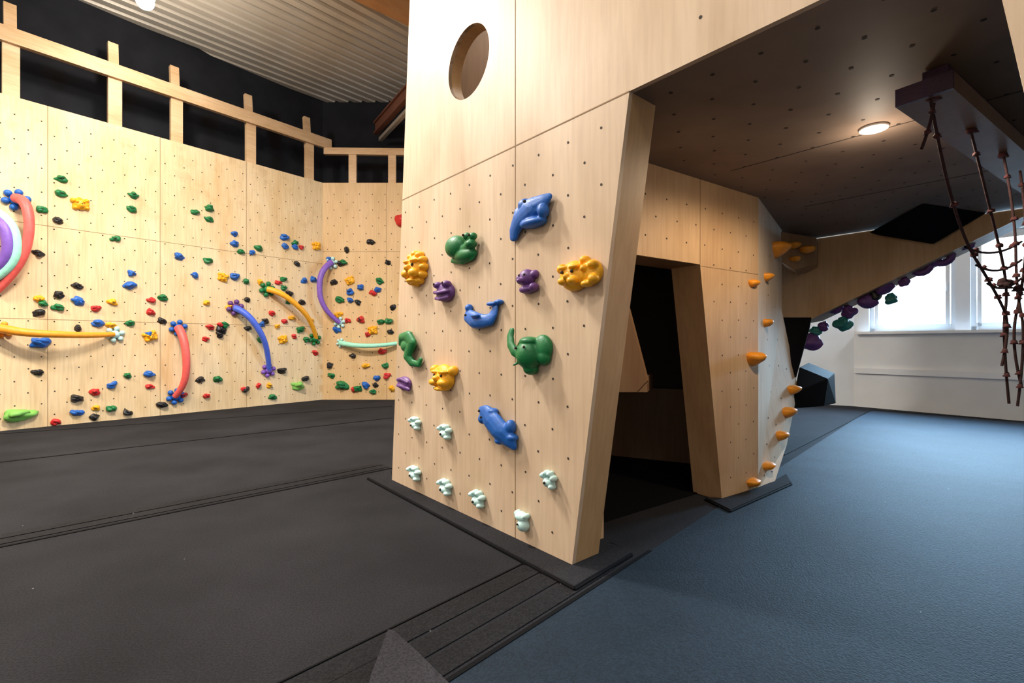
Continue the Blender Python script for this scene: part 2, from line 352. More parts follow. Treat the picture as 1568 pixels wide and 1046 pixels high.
bar(bm, A.p(0.17, 2.2, 0.0005), A.p(2.27, 2.2, 0.0005), 0.002, 0.006)
ts, _ = A.tz(789, 300); bar(bm, A.p(ts, 0.0, 0.0005), A.p(ts, 4.5, 0.0005), 0.004, 0.002, side=A.u)
bm_obj('panel_seams', bm, M_seam, tower)
holes('bolt_holes', A, 0.12, 2.2, 0.14, 2.12, 0.21, 0.0065, tower, ok=lambda t, z: t > 0.08*z+0.04 and t < 1.93+0.155*z-0.08)
holes('upper_bolt_holes', A, 2.6, 5.0, 2.35, 3.9, 0.5, 0.007, tower)
bm = bmesh.new()
for i in range(26):
    for j in range(20):
        t = 2.0+i*0.19+(0.09 if j % 2 else 0); mm = 0.15+j*0.19
        if t > 5.2 or mm > 3.8: continue
        c = A.p(t, 2.1985, -mm)
        bm.faces.new([bm.verts.new(c+Vector((0.009*math.cos(a*math.pi/4), 0.009*math.sin(a*math.pi/4), 0))) for a in range(8)])
bm_obj('ceiling_bolt_holes', bm, M_hole, tower)
bm = bmesh.new(); bar(bm, A.p(2.1, 2.199, -1.3), A.p(5.3, 2.199, -1.3), 0.005, 0.002); bar(bm, A.p(2.1, 2.199, -2.55), A.p(5.3, 2.199, -2.55), 0.005, 0.002)
bm_obj('ceiling_seams', bm, M_hole, tower)

sE = 1.267
wallB = [(-0.45, 0), (-0.35, 0), (-0.35, 1.63), (0.546, 1.63), (0.798, 0), (sE, 0), (sE, 2.2), (-0.45, 2.2)]
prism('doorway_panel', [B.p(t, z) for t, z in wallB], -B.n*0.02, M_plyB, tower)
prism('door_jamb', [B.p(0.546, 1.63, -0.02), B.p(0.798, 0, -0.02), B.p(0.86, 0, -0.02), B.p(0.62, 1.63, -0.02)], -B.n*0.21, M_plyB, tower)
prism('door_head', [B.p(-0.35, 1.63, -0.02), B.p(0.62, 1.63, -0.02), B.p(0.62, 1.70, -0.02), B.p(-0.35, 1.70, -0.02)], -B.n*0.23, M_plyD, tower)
bm = bmesh.new(); bar(bm, B.p(0.546, 1.63, 0.0005), B.p(0.546, 2.2, 0.0005), 0.004, 0.002, side=B.u)
bar(bm, B.p(0.546, 1.62, 0.0005), B.p(sE, 1.62, 0.0005), 0.002, 0.004); bm_obj('doorway_seams', bm, M_seam, tower)
holes('doorway_bolt_holes', B, -0.3, sE-0.05, 0.15, 2.12, 0.2, 0.006, tower, ok=lambda t, z: z > 1.72 or t > 0.9-0.155*z)
def dp(pts, vec, name, mat): return prism(name, [at_depth(x, y, d) for x, y, d in pts], vec, mat, tower)
lp0, lp1 = on_z(905, 695), on_z(1085, 714)
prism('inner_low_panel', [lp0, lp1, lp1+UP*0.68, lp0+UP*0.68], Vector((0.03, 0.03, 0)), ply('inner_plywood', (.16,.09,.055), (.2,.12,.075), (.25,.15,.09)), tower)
prism('inner_darkness_sheet', [lp0+Vector((-.4,.25,.0)), lp1+Vector((.5,-.1,0)), lp1+Vector((.5,-.1,2.19)), lp0+Vector((-.4,.25,2.19))], Vector((0.03, 0.2, 0)), M_dark, tower)  # sheet added so the space behind the doorway reads dark
prism('inner_floor_darkness', [on_z(880, 690, 0.001), on_z(1075, 708, 0.001), on_z(1080, 752, 0.001), on_z(925, 800, 0.001), on_z(905, 770, 0.001)], UP*0.006, M_black, tower)  # black sheet standing in for the darkness on the doorway floor
dp([(957, 452, 3.25), (991, 583, 3.25), (975, 600, 3.25), (920, 600, 3.25), (920, 452, 3.25)], Vector((0.02, 0.03, 0)), 'inner_gusset', M_plyD)
prism('inner_platform', [at_depth(905, 575, 3.5), at_depth(991, 575, 3.5), at_depth(1000, 572, 4.1), at_depth(905, 570, 4.1)], UP*-0.12, M_plyD, tower)

# faceted nose
C0, C1 = B.p(sE, 2.2), on_z(1197, 352, 2.2)
C2, C3, C4 = at_depth(1197, 475, 4.5), at_depth(1222, 595, 4.5), at_depth(1205, 680, 4.2)
C5, C6 = on_z(1185, 742), B.p(sE, 0)
cvs = [C0, C1, C2, C3, C4, C5, C6]
tris = [(C0, C1, C2), (C0, C2, C6), (C2, C3, C6), (C3, C4, C6), (C4, C5, C6)]
bm = bmesh.new()
for t3 in tris: bm.faces.new([bm.verts.new(v) for v in t3])
for i in range(1, 6):
    a, b_ = cvs[i], cvs[i+1]
    bm.faces.new([bm.verts.new(v) for v in (a, b_, Vector((2.0, 4.6, b_.z)), Vector((2.0, 4.6, a.z)))])
bmesh.ops.remove_doubles(bm, verts=bm.verts, dist=0.0005)
M_plyC = ply('nose_plywood', (0.60, 0.45, 0.31), (0.70, 0.55, 0.40), (0.76, 0.61, 0.46), rough=0.7, spec=0.2)
bm_obj('faceted_nose', bm, M_plyC, tower)
def nose_hit(px, py):
    r = ray(px, py); best = None
    for (a, b_, c) in tris:
        h = intersect_ray_tri(a, b_, c, r, EYE, True)
        if h and (best is None or h.y < best[0].y):
            n = (b_-a).cross(c-a).normalized()
            if n.dot(r) > 0: n = -n
            best = (h, n)
    return best
bm = bmesh.new()
for (x, y) in [(1172,340),(1186,360),(1178,392),(1188,430),(1176,452),(1186,470),(1175,520),(1190,520),(1178,560),(1192,560),(1204,565),(1180,600),(1196,610),(1176,640),(1188,650),(1174,680),(1186,700),(1170,728),(1182,722)]:
    h = nose_hit(x, y)
    if h:
        c, n = h[0]+h[1]*0.002, h[1]; u = UP.cross(n).normalized(); v = n.cross(u)
        bm.faces.new([bm.verts.new(c+u*(.009*math.cos(a*math.pi/4))+v*(.008*math.sin(a*math.pi/4))) for a in range(8)])
bm_obj('nose_bolt_holes', bm, M_hole, tower)
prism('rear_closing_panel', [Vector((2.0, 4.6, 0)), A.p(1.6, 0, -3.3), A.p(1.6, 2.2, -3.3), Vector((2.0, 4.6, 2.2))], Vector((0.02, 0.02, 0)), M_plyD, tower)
def skirt(name, pts):
    prism(name, [on_z(x, y, 0.0) for x, y in pts], UP*0.018, M_floor, tower, bevel=0.004)
skirt('base_skirt', [(563, 733), (880, 903), (967, 850), (915, 828), (875, 864), (602, 736), (598, 722)])
skirt('nose_skirt', [(1080, 765), (1118, 784), (1212, 742), (1204, 728), (1184, 740), (1162, 749), (1107, 766)])
bm = bmesh.new()
for P_ in ([(563, 733), (880, 903), (967, 850), (935, 832)], [(563, 733), (598, 722)], [(1080, 765), (1118, 784), (1212, 742)]):
    for i in range(len(P_)-1): bar(bm, on_z(*P_[i], 0.006), on_z(*P_[i+1], 0.006), 0.014, 0.012)
bm_obj('skirt_edges', bm, M_black, tower)

# ================================================================ OVERHANG
ov = empty('overhanging_wall')
Epoly = [(-0.36, 1.30), (-0.06, 1.35), (1.62, 2.195), (-0.36, 2.195)]
prism('side_board', [E.p(t, z) for t, z in Epoly], -E.n*0.03, M_plyB, ov)
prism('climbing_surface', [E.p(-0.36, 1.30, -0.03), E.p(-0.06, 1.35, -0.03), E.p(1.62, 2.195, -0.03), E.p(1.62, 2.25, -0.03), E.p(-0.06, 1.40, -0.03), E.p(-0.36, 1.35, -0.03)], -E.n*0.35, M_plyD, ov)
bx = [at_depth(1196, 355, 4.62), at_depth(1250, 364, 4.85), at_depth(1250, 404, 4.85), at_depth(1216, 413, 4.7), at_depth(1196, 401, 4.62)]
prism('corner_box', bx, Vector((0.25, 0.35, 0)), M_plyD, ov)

def vol(name, pts, mat, parent=None):
    bm = bmesh.new(); vs = [bm.verts.new(p) for p in pts]; bmesh.ops.convex_hull(bm, input=vs)
    ob = bm_obj(name, bm, mat, parent); md = ob.modifiers.new('b', 'BEVEL'); md.width = 0.008; md.segments = 2; return ob
v1 = vol('black_volume_hold', [at_depth(1192, 486, 4.62), at_depth(1243, 486, 4.7), at_depth(1240, 503, 4.6), at_depth(1219, 580, 4.45), at_depth(1200, 520, 4.5), at_depth(1235, 490, 5.1), at_depth(1215, 560, 4.9)], M_blackv)
v2 = vol('black_volume_hold', [at_depth(1224, 562, 4.6), at_depth(1238, 555, 4.9), at_depth(1278, 571, 4.9), at_depth(1280, 618, 4.8), at_depth(1262, 622, 4.6), at_depth(1212, 626, 4.4), at_depth(1218, 600, 4.4), at_depth(1268, 580, 4.6)], M_blackv)
v3 = vol('black_volume_hold', [E.hit(1330, 356, 0.0), E.hit(1518, 322, 0.0), on_z(1412, 312, 2.195), E.hit(1430, 374, 0.08), E.hit(1345, 360, 0.12)], M_blackv)
bm = bmesh.new()
g = [E.hit(1374, 359, 0.17), E.hit(1394, 359, 0.17), E.hit(1387, 344, 0.17)]
for i in range(3): bar(bm, g[i], g[(i+1) % 3], 0.007, 0.007)
bm_obj('white_mark', bm, M_frame, v3)

# ================================================================ HOLD BUILDERS
def blob(bm, c, u, v, n, su, sv, sn, seed, sub=2, rough=0.28):
    tmp = bmesh.ops.create_icosphere(bm, subdivisions=sub, radius=1.0)['verts']
    for w in tmp:
        a, b_, d = w.co
        k = 1+rough*noise.noise(Vector((a*1.1+seed*3.1, b_*1.1-seed, d*1.1+seed*1.7)))*2
        d = max(d, -0.15)
        w.co = c + u*(a*k*su) + v*(b_*k*sv) + n*(d*k*sn)
    return tmp
def torus(bm, c, n, R, r, u, v, seg=12, s2=6, sn=1.0):
    rings = []
    for i in range(seg):
        a = i*2*math.pi/seg; dirr = u*math.cos(a)+v*math.sin(a)
        rings.append([bm.verts.new(c+dirr*(R+r*math.cos(b_*2*math.pi/s2))+n*(r*sn*math.sin(b_*2*math.pi/s2))) for b_ in range(s2)])
    for i in range(seg):
        for k in range(s2):
            bm.faces.new([rings[i][k], rings[(i+1) % seg][k], rings[(i+1) % seg][(k+1) % s2], rings[i][(k+1) % s2]])

small = {}
bolts = {}
def small_hold(fr, px, py, col, size=9, kind='blob', asp=1.0, rotate=True):
    key = 'L' if fr is L else 'K'
    bm = small.setdefault((key, col), bmesh.new()); boltbm = bolts.setdefault(key, bmesh.new())
    c = fr.hit(px, py); hx, vx = fr.pxm(px, py); r = size/vx/1.75
    seed = random.uniform(0, 50)
    an = random.uniform(-0.5, 0.5) if rotate else 0; u = (fr.u*math.cos(an)+UP*math.sin(an)); v = fr.n.cross(u)
    if v.z < 0: v = -v
    if kind == 'face':
        blob(bm, c, u, v, fr.n, r*0.95, r*0.85, r*0.6, seed, 3, 0.15)
        for (a, b_, q, h) in [(-.7,.5,.36,.6),(.7,.5,.36,.6),(-.6,-.45,.36,.6),(.6,-.5,.34,.6),(0,-.25,.4,1.0),(-.35,.25,.25,.9),(.35,.25,.25,.9),(0,.7,.3,.5)]:
            blob(bm, c+u*a*r+v*b_*r, u, v, fr.n, r*q, r*q, r*h, seed+a, 2, 0.1)
    else:
        blob(bm, c, u, v, fr.n, r*1.0*asp, r*0.85, r*0.95, seed, 3, 0.34)
        blob(bm, c+v*r*0.3, u, v, fr.n, r*0.75*asp, r*0.5, r*1.3, seed+2, 2, 0.3)
    cc = c+fr.n*(r*1.2)-v*r*0.1
    boltbm.faces.new([boltbm.verts.new(cc+fr.u*(0.008*math.cos(a*1.0472))+UP*(0.008*math.sin(a*1.0472))) for a in range(6)])
LW = {
 'green': [(94,274),(93,296),(64,321),(204,299),(201,320),(176,366),(299,325),(320,319),(319,336),(249,456),(89,471),(199,495),(195,575),(369,386),(396,380),(319,399),(377,431),(434,428),(434,441),(344,497),(333,580),(452,372),(459,505),(416,608),(170,626),(469,520),(442,462),(398,520),(66,465)],
 'black': [(89,338),(58,388),(118,438),(60,479),(58,570),(118,610),(119,503),(247,492),(336,513),(378,459),(380,503),(196,632),(145,639),(248,620),(376,597),(443,450),(467,580),(338,505),(405,492),(454,404),(306,582),(432,568),(462,462),(90,452)],
 'blue': [(358,358),(359,373),(435,363),(436,377),(274,393),(298,421),(202,419),(199,438),(120,461),(149,495),(228,573),(117,632),(171,590),(466,430),(480,428),(359,423),(386,387),(228,512),(451,378),(400,497)],
 'yellow': [(172,463),(60,458),(316,464),(398,432),(476,491),(146,625),(170,499),(446,487),(352,470),(424,500),(412,590)],
 'red': [(147,472),(231,460),(231,478),(315,519),(229,592),(146,600),(86,646),(416,480),(426,433),(316,606),(321,501),(373,596),(450,515),(461,379),(396,590),(336,497),(436,492),(482,540),(280,605)],
}
for col, lst in LW.items():
    for (x, y) in lst:
        s = random.uniform(9.5, 12.5) * (1.0-0.25*x/500.0)
        if col in ('yellow', 'red'): s *= 0.85
        small_hold(L, x, y, col, s, asp=random.uniform(0.95, 1.3))
for (x, y, s) in [(123,313,19),(341,425,13),(230,515,16),(484,377,12),(433,520,12)]: small_hold(L, x, y, 'yellow', s, 'face')
small_hold(L, 60, 525, 'blue', 17, asp=1.2)
small_hold(L, 26, 636, 'lime', 20, asp=1.7, rotate=False); small_hold(L, 456, 591, 'lime', 14, asp=1.3, rotate=False)
KW = {'black': [(531,383),(568,371),(594,402),(548,463),(552,490),(598,508),(522,404),(601,470),(505,560),(540,545),(575,590),(512,432)],
 'green': [(526,402),(581,430),(521,459),(583,493),(548,595),(596,492),(571,600),(508,575),(590,560)],
 'blue': [(536,447),(537,460),(579,444),(506,398),(577,579),(515,505),(560,590),(552,440)],
 'red': [(571,449),(553,490),(541,597),(592,575),(563,512),(532,491),(585,538)],
 'yellow': [(520,482),(560,560),(600,595)]}
for col, lst in KW.items():
    for (x, y) in lst: small_hold(K, x, y, col, random.uniform(7.5, 9.5), asp=random.uniform(0.95, 1.3))
small_hold(K, 536, 430, 'yellow', 12, 'face'); small_hold(K, 571, 506, 'yellow', 13, 'face')
small_hold(K, 523, 590, 'green', 14, asp=1.2); small_hold(K, 618, 338, 'red', 19)
for key in ('L', 'K'):
    sh = empty('small_climbing_holds')
    for (kk, col), bm in small.items():
        if kk == key: bm_obj('holds_'+col, bm, MC[col], sh, smooth=True)
    bm_obj('hold_bolts', bolts[key], M_hole, sh)

# ---- tubes with flower shaped mounts
def flower(fr, px, py, r, col, parent, petals=6):
    bm = bmesh.new(); c = fr.hit(px, py, 0.02)
    blob(bm, c, fr.u, UP, fr.n, r*0.6, r*0.6, r*0.6, 1, 2, 0)
    for k in range(petals):
        a = k*2*math.pi/petals+0.3
        blob(bm, c+fr.u*math.cos(a)*r*0.85+UP*math.sin(a)*r*0.85, fr.u, UP, fr.n, r*0.36, r*0.36, r*0.4, 2, 2, 0)
    bm_obj('flower_mount', bm, MC[col], parent, smooth=True)
def tube(fr, pts, rad, col, flowers, offs=None, taper=0.30):
    e = empty('curved_tube_hold')
    cu = bpy.data.curves.new('tube', 'CURVE'); cu.dimensions = '3D'; cu.bevel_depth = 1.0; cu.bevel_resolution = 6; cu.use_fill_caps = True
    sp = cu.splines.new('NURBS'); sp.points.add(len(pts)-1); sp.use_endpoint_u = True; sp.order_u = 4; sp.resolution_u = 10
    n = len(pts)
    for i, (x, y) in enumerate(pts):
        k = i/(n-1); o = 0.05+0.22*math.sin(math.pi*k) if offs is None else offs[i]
        p = fr.hit(x, y, o); sp.points[i].co = (p.x, p.y, p.z, 1)
        sp.points[i].radius = rad*(1.0-taper*k)
    ob = bpy.data.objects.new('tube', cu); sc.collection.objects.link(ob); cu.materials.append(MC[col]); ob.parent = e
    for (x, y, r, c) in flowers: flower(fr, x, y, r, c, e)
tube(L, [(25,304),(36,304),(46,325),(45,370),(30,412),(-5,445)], 0.062, 'salmon', [(25,306,0.12,'blue')])
tube(L, [(-25,330),(6,335),(17,372),(9,405),(-25,425)], 0.075, 'lilac', [])
tube(L, [(-25,318),(14,330),(32,375),(20,412),(-25,436)], 0.066, 'tubemint', [])
tube(L, [(-25,500),(5,503),(30,510),(90,512),(140,514),(174,512)], 0.062, 'orange', [(176,512,0.10,'mint'),(4,505,0.09,'orange')], taper=0.45)
tube(L, [(273,502),(282,515),(287,550),(285,590),(268,607)], 0.062, 'salmon', [(273,502,0.11,'blue'),(269,607,0.11,'blue')])
tube(L, [(360,472),(378,478),(398,505),(410,530),(412,566)], 0.058, 'tubeblue', [(360,471,0.12,'purple'),(411,567,0.11,'lilac')])
tube(L, [(410,443),(430,447),(455,466),(478,490),(484,518)], 0.055, 'amber', [(409,443,0.12,'green'),(482,519,0.11,'green')])
tube(K, [(508,402),(493,410),(485,440),(494,475),(520,494)], 0.06, 'lilac', [(508,403,0.11,'mint'),(520,494,0.10,'mint')])
tube(K, [(521,525),(545,531),(575,531),(612,525)], 0.05, 'tubemint', [(522,525,0.08,'mint')])

# ---- animal shaped holds
def sculpt(name, fr, px, py, pw, ph, col, parts, eyes=(), depth=0.5, voxel=0.0055):
    hx, vx = fr.pxm(px, py)
    Wm = pw/hx*0.86; Hm = ph/vx; Dm = depth*min(Wm, Hm)
    c = fr.hit(px+pw*0.06, py)
    def P(a, b_, d): return c+fr.u*(a*Wm)+UP*(b_*Hm)+fr.n*(d*Dm)
    bm = bmesh.new()
    def ell(a, b_, d, ra, rb, rd, sub=3):
        vs = bmesh.ops.create_icosphere(bm, subdivisions=sub, radius=1)['verts']; cc = P(a, b_, d)
        for w in vs: w.co = cc+fr.u*(w.co.x*ra*Wm)+UP*(w.co.y*rb*Hm)+fr.n*(w.co.z*rd*Dm)
    for q in parts:
        if q[0] == 'e': ell(*q[1:])
        else:
            pl = q[1]
            for i in range(len(pl)-1):
                for s in range(6):
                    k = s/5; v_ = [pl[i][j]*(1-k)+pl[i+1][j]*k for j in range(4)]
                    ell(v_[0], v_[1], v_[2], v_[3], v_[3], v_[3]*1.2, 2)
    for w in bm.verts:
        dd = (w.co-fr.o).dot(fr.n)
        if dd < 0.001: w.co -= fr.n*(dd-0.001)
    ob = bm_obj(name, bm, MC[col], None, smooth=True)
    rm = ob.modifiers.new('remesh', 'REMESH'); rm.mode = 'VOXEL'; rm.voxel_size = voxel; rm.use_smooth_shade = True
    sm = ob.modifiers.new('smooth', 'SMOOTH'); sm.iterations = 1; sm.factor = 0.5
    if eyes:
        bm = bmesh.new()
        for (a, b_, d, r) in eyes:
            vs = bmesh.ops.create_icosphere(bm, subdivisions=2, radius=r*Hm)['verts']
            for w in vs: w.co += P(a, b_, d)
        bm_obj('eyes', bm, M_hole, ob, smooth=True)
    return ob
FACE = [('e',0,0,.1,.40,.45,.5),('e',-.18,-.15,.5,.17,.13,.3),('e',.18,-.15,.5,.17,.13,.3),('e',0,0,.62,.1,.1,.25),
        ('e',-.17,.2,.45,.16,.06,.25),('e',.17,.2,.45,.16,.06,.25),('e',0,-.36,.4,.2,.08,.3)]
EARS = [('e',-.40,.25,.1,.13,.16,.35),('e',.40,.25,.1,.13,.16,.35)]
MANE = [('e',.40*math.cos(k*.524),.42*math.sin(k*.524),.1,.13,.11,.35) for k in range(12)]
EY = [(-.15,.08,.56,.045),(.15,.08,.56,.045)]
sculpt('lion_climbing_hold', A, 639, 412, 34, 52, 'yellow', FACE+MANE, EY, 0.55, 0.004)
sculpt('bear_climbing_hold', A, 887, 421, 74, 54, 'yellow',
   [('e',-.12,-.02,.15,.32,.44,.55),('e',.26,.02,.1,.24,.36,.45),('e',-.42,.22,.15,.1,.16,.35),('e',.14,.38,.2,.1,.12,.3),('e',-.24,-.18,.6,.11,.12,.3),('e',-.02,-.18,.6,.11,.12,.3),
    ('e',-.13,-.06,.72,.06,.08,.2),('e',-.25,.2,.55,.12,.07,.25),('e',0,.2,.55,.12,.07,.25),('e',.38,.2,.4,.09,.12,.3),('e',.4,-.18,.4,.1,.14,.3),('e',.25,-.3,.4,.12,.1,.3),('e',.22,.12,.55,.07,.1,.2)],
   [(-.25,.07,.7,.05),(-.01,.07,.7,.05)], 0.6, 0.004)
sculpt('monkey_climbing_hold', A, 681, 578, 40, 46, 'yellow', FACE+EARS, EY, 0.6, 0.004)
sculpt('toad_climbing_hold', A, 683, 448, 34, 38, 'purple',
   [('e',0,0,.1,.42,.4,.5),('e',-.22,.3,.4,.15,.14,.35),('e',.22,.3,.4,.15,.14,.35),('c',[(-.35,.02,.5,.07),(0,-.04,.75,.08),(.35,.02,.5,.07)]),('c',[(-.3,-.22,.45,.07),(0,-.28,.6,.08),(.3,-.22,.45,.07)])],
   [(-.22,.33,.72,.05),(.22,.33,.72,.05)], 0.6, 0.004)
sculpt('owl_climbing_hold', A, 809, 431, 38, 42, 'purple',
   [('e',0,.12,.2,.30,.32,.5),('e',0,-.3,.15,.34,.16,.45),('e',-.38,.12,.1,.14,.2,.3),('e',.3,.22,.1,.14,.16,.3),('e',.36,-.25,.3,.14,.16,.35),('e',-.05,.0,.65,.12,.1,.3)],
   [(-.14,.2,.62,.05),(.1,.2,.62,.05)], 0.6, 0.004)
sculpt('purple_shell_climbing_hold', A, 620, 587, 26, 26, 'purple', [('e',0,0,.1,.42,.42,.5),('c',[(-.3,.2,.4,.1),(0,.25,.6,.12),(.3,.1,.4,.1)]),('c',[(-.3,-.15,.4,.1),(0,-.15,.6,.12),(.35,-.3,.3,.12)])], (), 0.6, 0.004)
sculpt('snail_climbing_hold', A, 709, 382, 52, 46, 'green',
   [('e',-.2,.12,.2,.30,.38,.6),('e',.1,-.22,.15,.34,.24,.45),('c',[(.0,-.1,.3,.14),(.22,.02,.4,.12),(.36,.2,.4,.12)]),('e',.28,.32,.45,.09,.12,.25),('e',.44,.28,.4,.09,.12,.25),('e',.38,.05,.4,.12,.14,.35),('c',[(-.35,-.3,.1,.1),(0,-.42,.2,.1),(.3,-.36,.2,.1)])],
   [(.27,.34,.72,.045),(.43,.3,.66,.045)], 0.55)
sculpt('whale_climbing_hold', A, 811, 333, 70, 64, 'blue',
   [('c',[(-.42,-.38,.15,.11),(-.36,-.2,.2,.15),(-.18,.02,.25,.22),(.1,.16,.3,.26),(.32,.24,.25,.18),(.46,.32,.2,.09)]),('e',-.1,.3,.2,.14,.16,.35),('e',.12,-.18,.25,.3,.12,.4),('e',.38,.02,.3,.1,.16,.3),('e',-.28,.18,.1,.1,.14,.3)],
   [(.14,.26,.85,.04)], 0.5)
sculpt('dolphin_climbing_hold', A, 739, 483, 60, 44, 'blue',
   [('c',[(-.40,.12,.2,.13),(-.30,-.05,.25,.24),(-.1,-.2,.3,.28),(.14,-.2,.25,.22),(.3,-.02,.2,.12),(.36,.22,.15,.08)]),('e',.26,.36,.15,.13,.08,.3),('e',.45,.4,.15,.1,.09,.3),('e',-.42,.3,.15,.08,.14,.3),('e',-.05,-.02,.65,.12,.07,.2)],
   [(-.28,.02,.8,.045)], 0.55)
sculpt('elephant_climbing_hold', A, 813, 537, 66, 72, 'green',
   [('e',.02,-.08,.25,.26,.32,.6),('e',.29,.06,.1,.23,.28,.3),('e',.32,-.12,.1,.16,.18,.3),('e',-.22,.02,.05,.18,.24,.3),('c',[(-.05,-.1,.6,.12),(-.2,-.02,.65,.11),(-.33,.12,.6,.10),(-.40,.3,.5,.09),(-.38,.43,.45,.07)]),('e',.03,-.38,.2,.14,.13,.35),('e',.03,.2,.3,.2,.1,.4),('c',[(-.1,-.22,.5,.04),(-.2,-.3,.7,.03)])],
   [(-.12,.06,.76,.03),(.12,.08,.80,.03)], 0.5)
sculpt('seahorse_climbing_hold', A, 631, 535, 42, 52, 'green',
   [('c',[(-.40,.18,.2,.10),(-.28,.36,.3,.13),(-.02,.38,.3,.17),(.14,.2,.3,.16),(.02,-.02,.3,.15),(-.05,-.2,.3,.14),(.1,-.38,.25,.12),(.34,-.42,.2,.09),(.42,-.28,.2,.07)]),('e',-.1,.1,.2,.25,.2,.3)], (), 0.55)
sculpt('seal_climbing_hold', A, 762, 652, 64, 58, 'blue',
   [('c',[(-.42,.36,.2,.11),(-.28,.32,.25,.20),(-.08,.12,.3,.26),(.12,-.08,.3,.27),(.3,-.26,.25,.20),(.42,-.42,.2,.10)]),('e',-.4,.12,.2,.09,.14,.3),('e',.36,.06,.2,.1,.18,.3),('e',.08,-.36,.2,.1,.1,.3),('e',-.1,.38,.2,.1,.08,.3),('e',.4,-.2,.2,.12,.1,.3)],
   [(-.28,.38,.75,.035),(-.16,.24,.9,.035)], 0.5)
PAW = [('e',0,-.12,.1,.34,.3,.6),('e',-.32,.2,.2,.15,.17,.5),('e',-.11,.36,.2,.14,.16,.5),('e',.14,.36,.2,.14,.16,.5),('e',.34,.16,.2,.14,.16,.5),('e',.25,-.3,.2,.15,.15,.5)]
for (x, y, s) in [(637,648,19),(683,661,22),(636,724,21),(683,745,23),(733,763,25),(842,734,27)]:
    sculpt('paw_climbing_hold', A, x, y, s*1.0, s*1.05, 'mint', PAW, [(0,-.1,.72,.08)], 0.7, 0.0035)
sculpt('foot_climbing_hold', A, 802, 797, 28, 34, 'mint', [('e',.05,-.15,.15,.28,.3,.6),('e',-.05,.2,.2,.36,.22,.5),('e',-.3,.3,.2,.12,.14,.4),('e',.25,.3,.2,.12,.12,.4)], [(.02,-.05,.8,.05)], 0.6, 0.0035)

# ---- orange jugs
def jug(c, n, r, i, col='orange'):
    u = UP.cross(n).normalized(); v = n.cross(u).normalized(); v = v if v.z > 0 else -v
    bm = bmesh.new()
    vs = bmesh.ops.create_icosphere(bm, subdivisions=3, radius=1)['verts']
    for w in vs:
        a, b_, d = w.co
        k = 1+0.12*noise.noise(Vector((a*1.5+i, b_*1.5, d*1.5)))
        d = max(d, -0.1); b2 = b_*0.75*(1-0.25*max(d, 0)) if b_ < 0 else b_*0.32
        w.co = c+u*(a*r*k)+v*(b2*r*k)+n*(d*r*1.0*k)
    ob = bm_obj('orange_jug_hold', bm, MC[col], None, smooth=True)
    return ob
for i, (x, y, r) in enumerate([(1152,432,.055),(1153,545,.095),(1151,736,.065)]):
    jug(B.hit(x, y), B.n, r, i)
for i, (x, y, r) in enumerate([(1172,422,.065),(1171,492,.065),(1211,594,.085),(1203,628,.09),(1193,664,.08),(1173,711,.07),(1186,378,.13)]):
    h = nose_hit(x, y) or nose_hit(x-6, y)
    if h: jug(h[0], (h[1]*0.5+Vector((0.3, -0.75, 0))).normalized(), r, i+5)
for i, (x, y, r) in enumerate([(1216,374,.06),(1236,380,.07),(1218,395,.05)]): jug(at_depth(x, y, 4.66), Vector((-.6, -.75, 0)).normalized(), r, i+20)
pb = {}
for i, (x, y, s, col) in enumerate([(1243,525,22,'purple'),(1249,508,13,'teal'),(1275,470,22,'purple'),(1292,497,18,'teal'),(1300,478,16,'purple'),(1328,462,20,'purple'),(1338,452,16,'black'),(1354,440,22,'purple'),(1364,458,14,'teal'),(1385,432,12,'purple'),(1410,407,22,'purple'),(1428,398,18,'purple'),(1443,392,22,'purple'),(1480,372,20,'purple'),(1500,345,15,'purple'),(1262,500,12,'purple')]):
    bm = pb.setdefault(col, bmesh.new()); c = E.hit(x, y, -0.16); d = c.y; r = s/F*d/1.6
    if i in (10, 12):
        torus(bm, c, E.n, r*.8, r*.38, E.u, UP, 14, 8)
    else:
        blob(bm, c, E.u, UP, E.n, r, r*.8, r*.9, i*2.3, 3); blob(bm, c+UP*r*.5, E.u, UP, E.n, r*.6, r*.6, r*.6, i*1.3)
oh = empty('overhang_climbing_holds')
for col, bm in pb.items(): bm_obj('holds_'+col, bm, MC[col], oh, smooth=True)

# ================================================================ BEAM + ROPES
rb = empty('rope_beam'); bd = Vector((0.83, 0.55, 0)).normalized(); bs = Vector((bd.y, -bd.x, 0))
P1 = Vector((1.535, 1.93, 2.04)); w = 0.175
bm = bmesh.new(); bm_prism(bm, [P1, P1+bs*w, P1+bs*w+UP*0.068, P1+UP*0.068], bd*2.6)
M_rb = ply('beam_plywood', (0.15, 0.08, 0.05), (0.2, 0.115, 0.075), (0.25, 0.15, 0.1))
ob = bm_obj('beam', bm, M_rb, rb)
prism('end_board', [P1-bd*.012, P1+bs*w-bd*.012, P1+bs*w+UP*0.068-bd*.012, P1+UP*0.068-bd*.012], bd*0.012, M_purpd, rb)
bm = bmesh.new(); bar(bm, P1+bs*w*.5+bd*.12+UP*.11, P1+bs*w*.5+bd*2.5+UP*.11, 0.08, 0.09); bm_obj('spacer', bm, M_purpd, rb)
net = empty('knotted_rope_ladder')
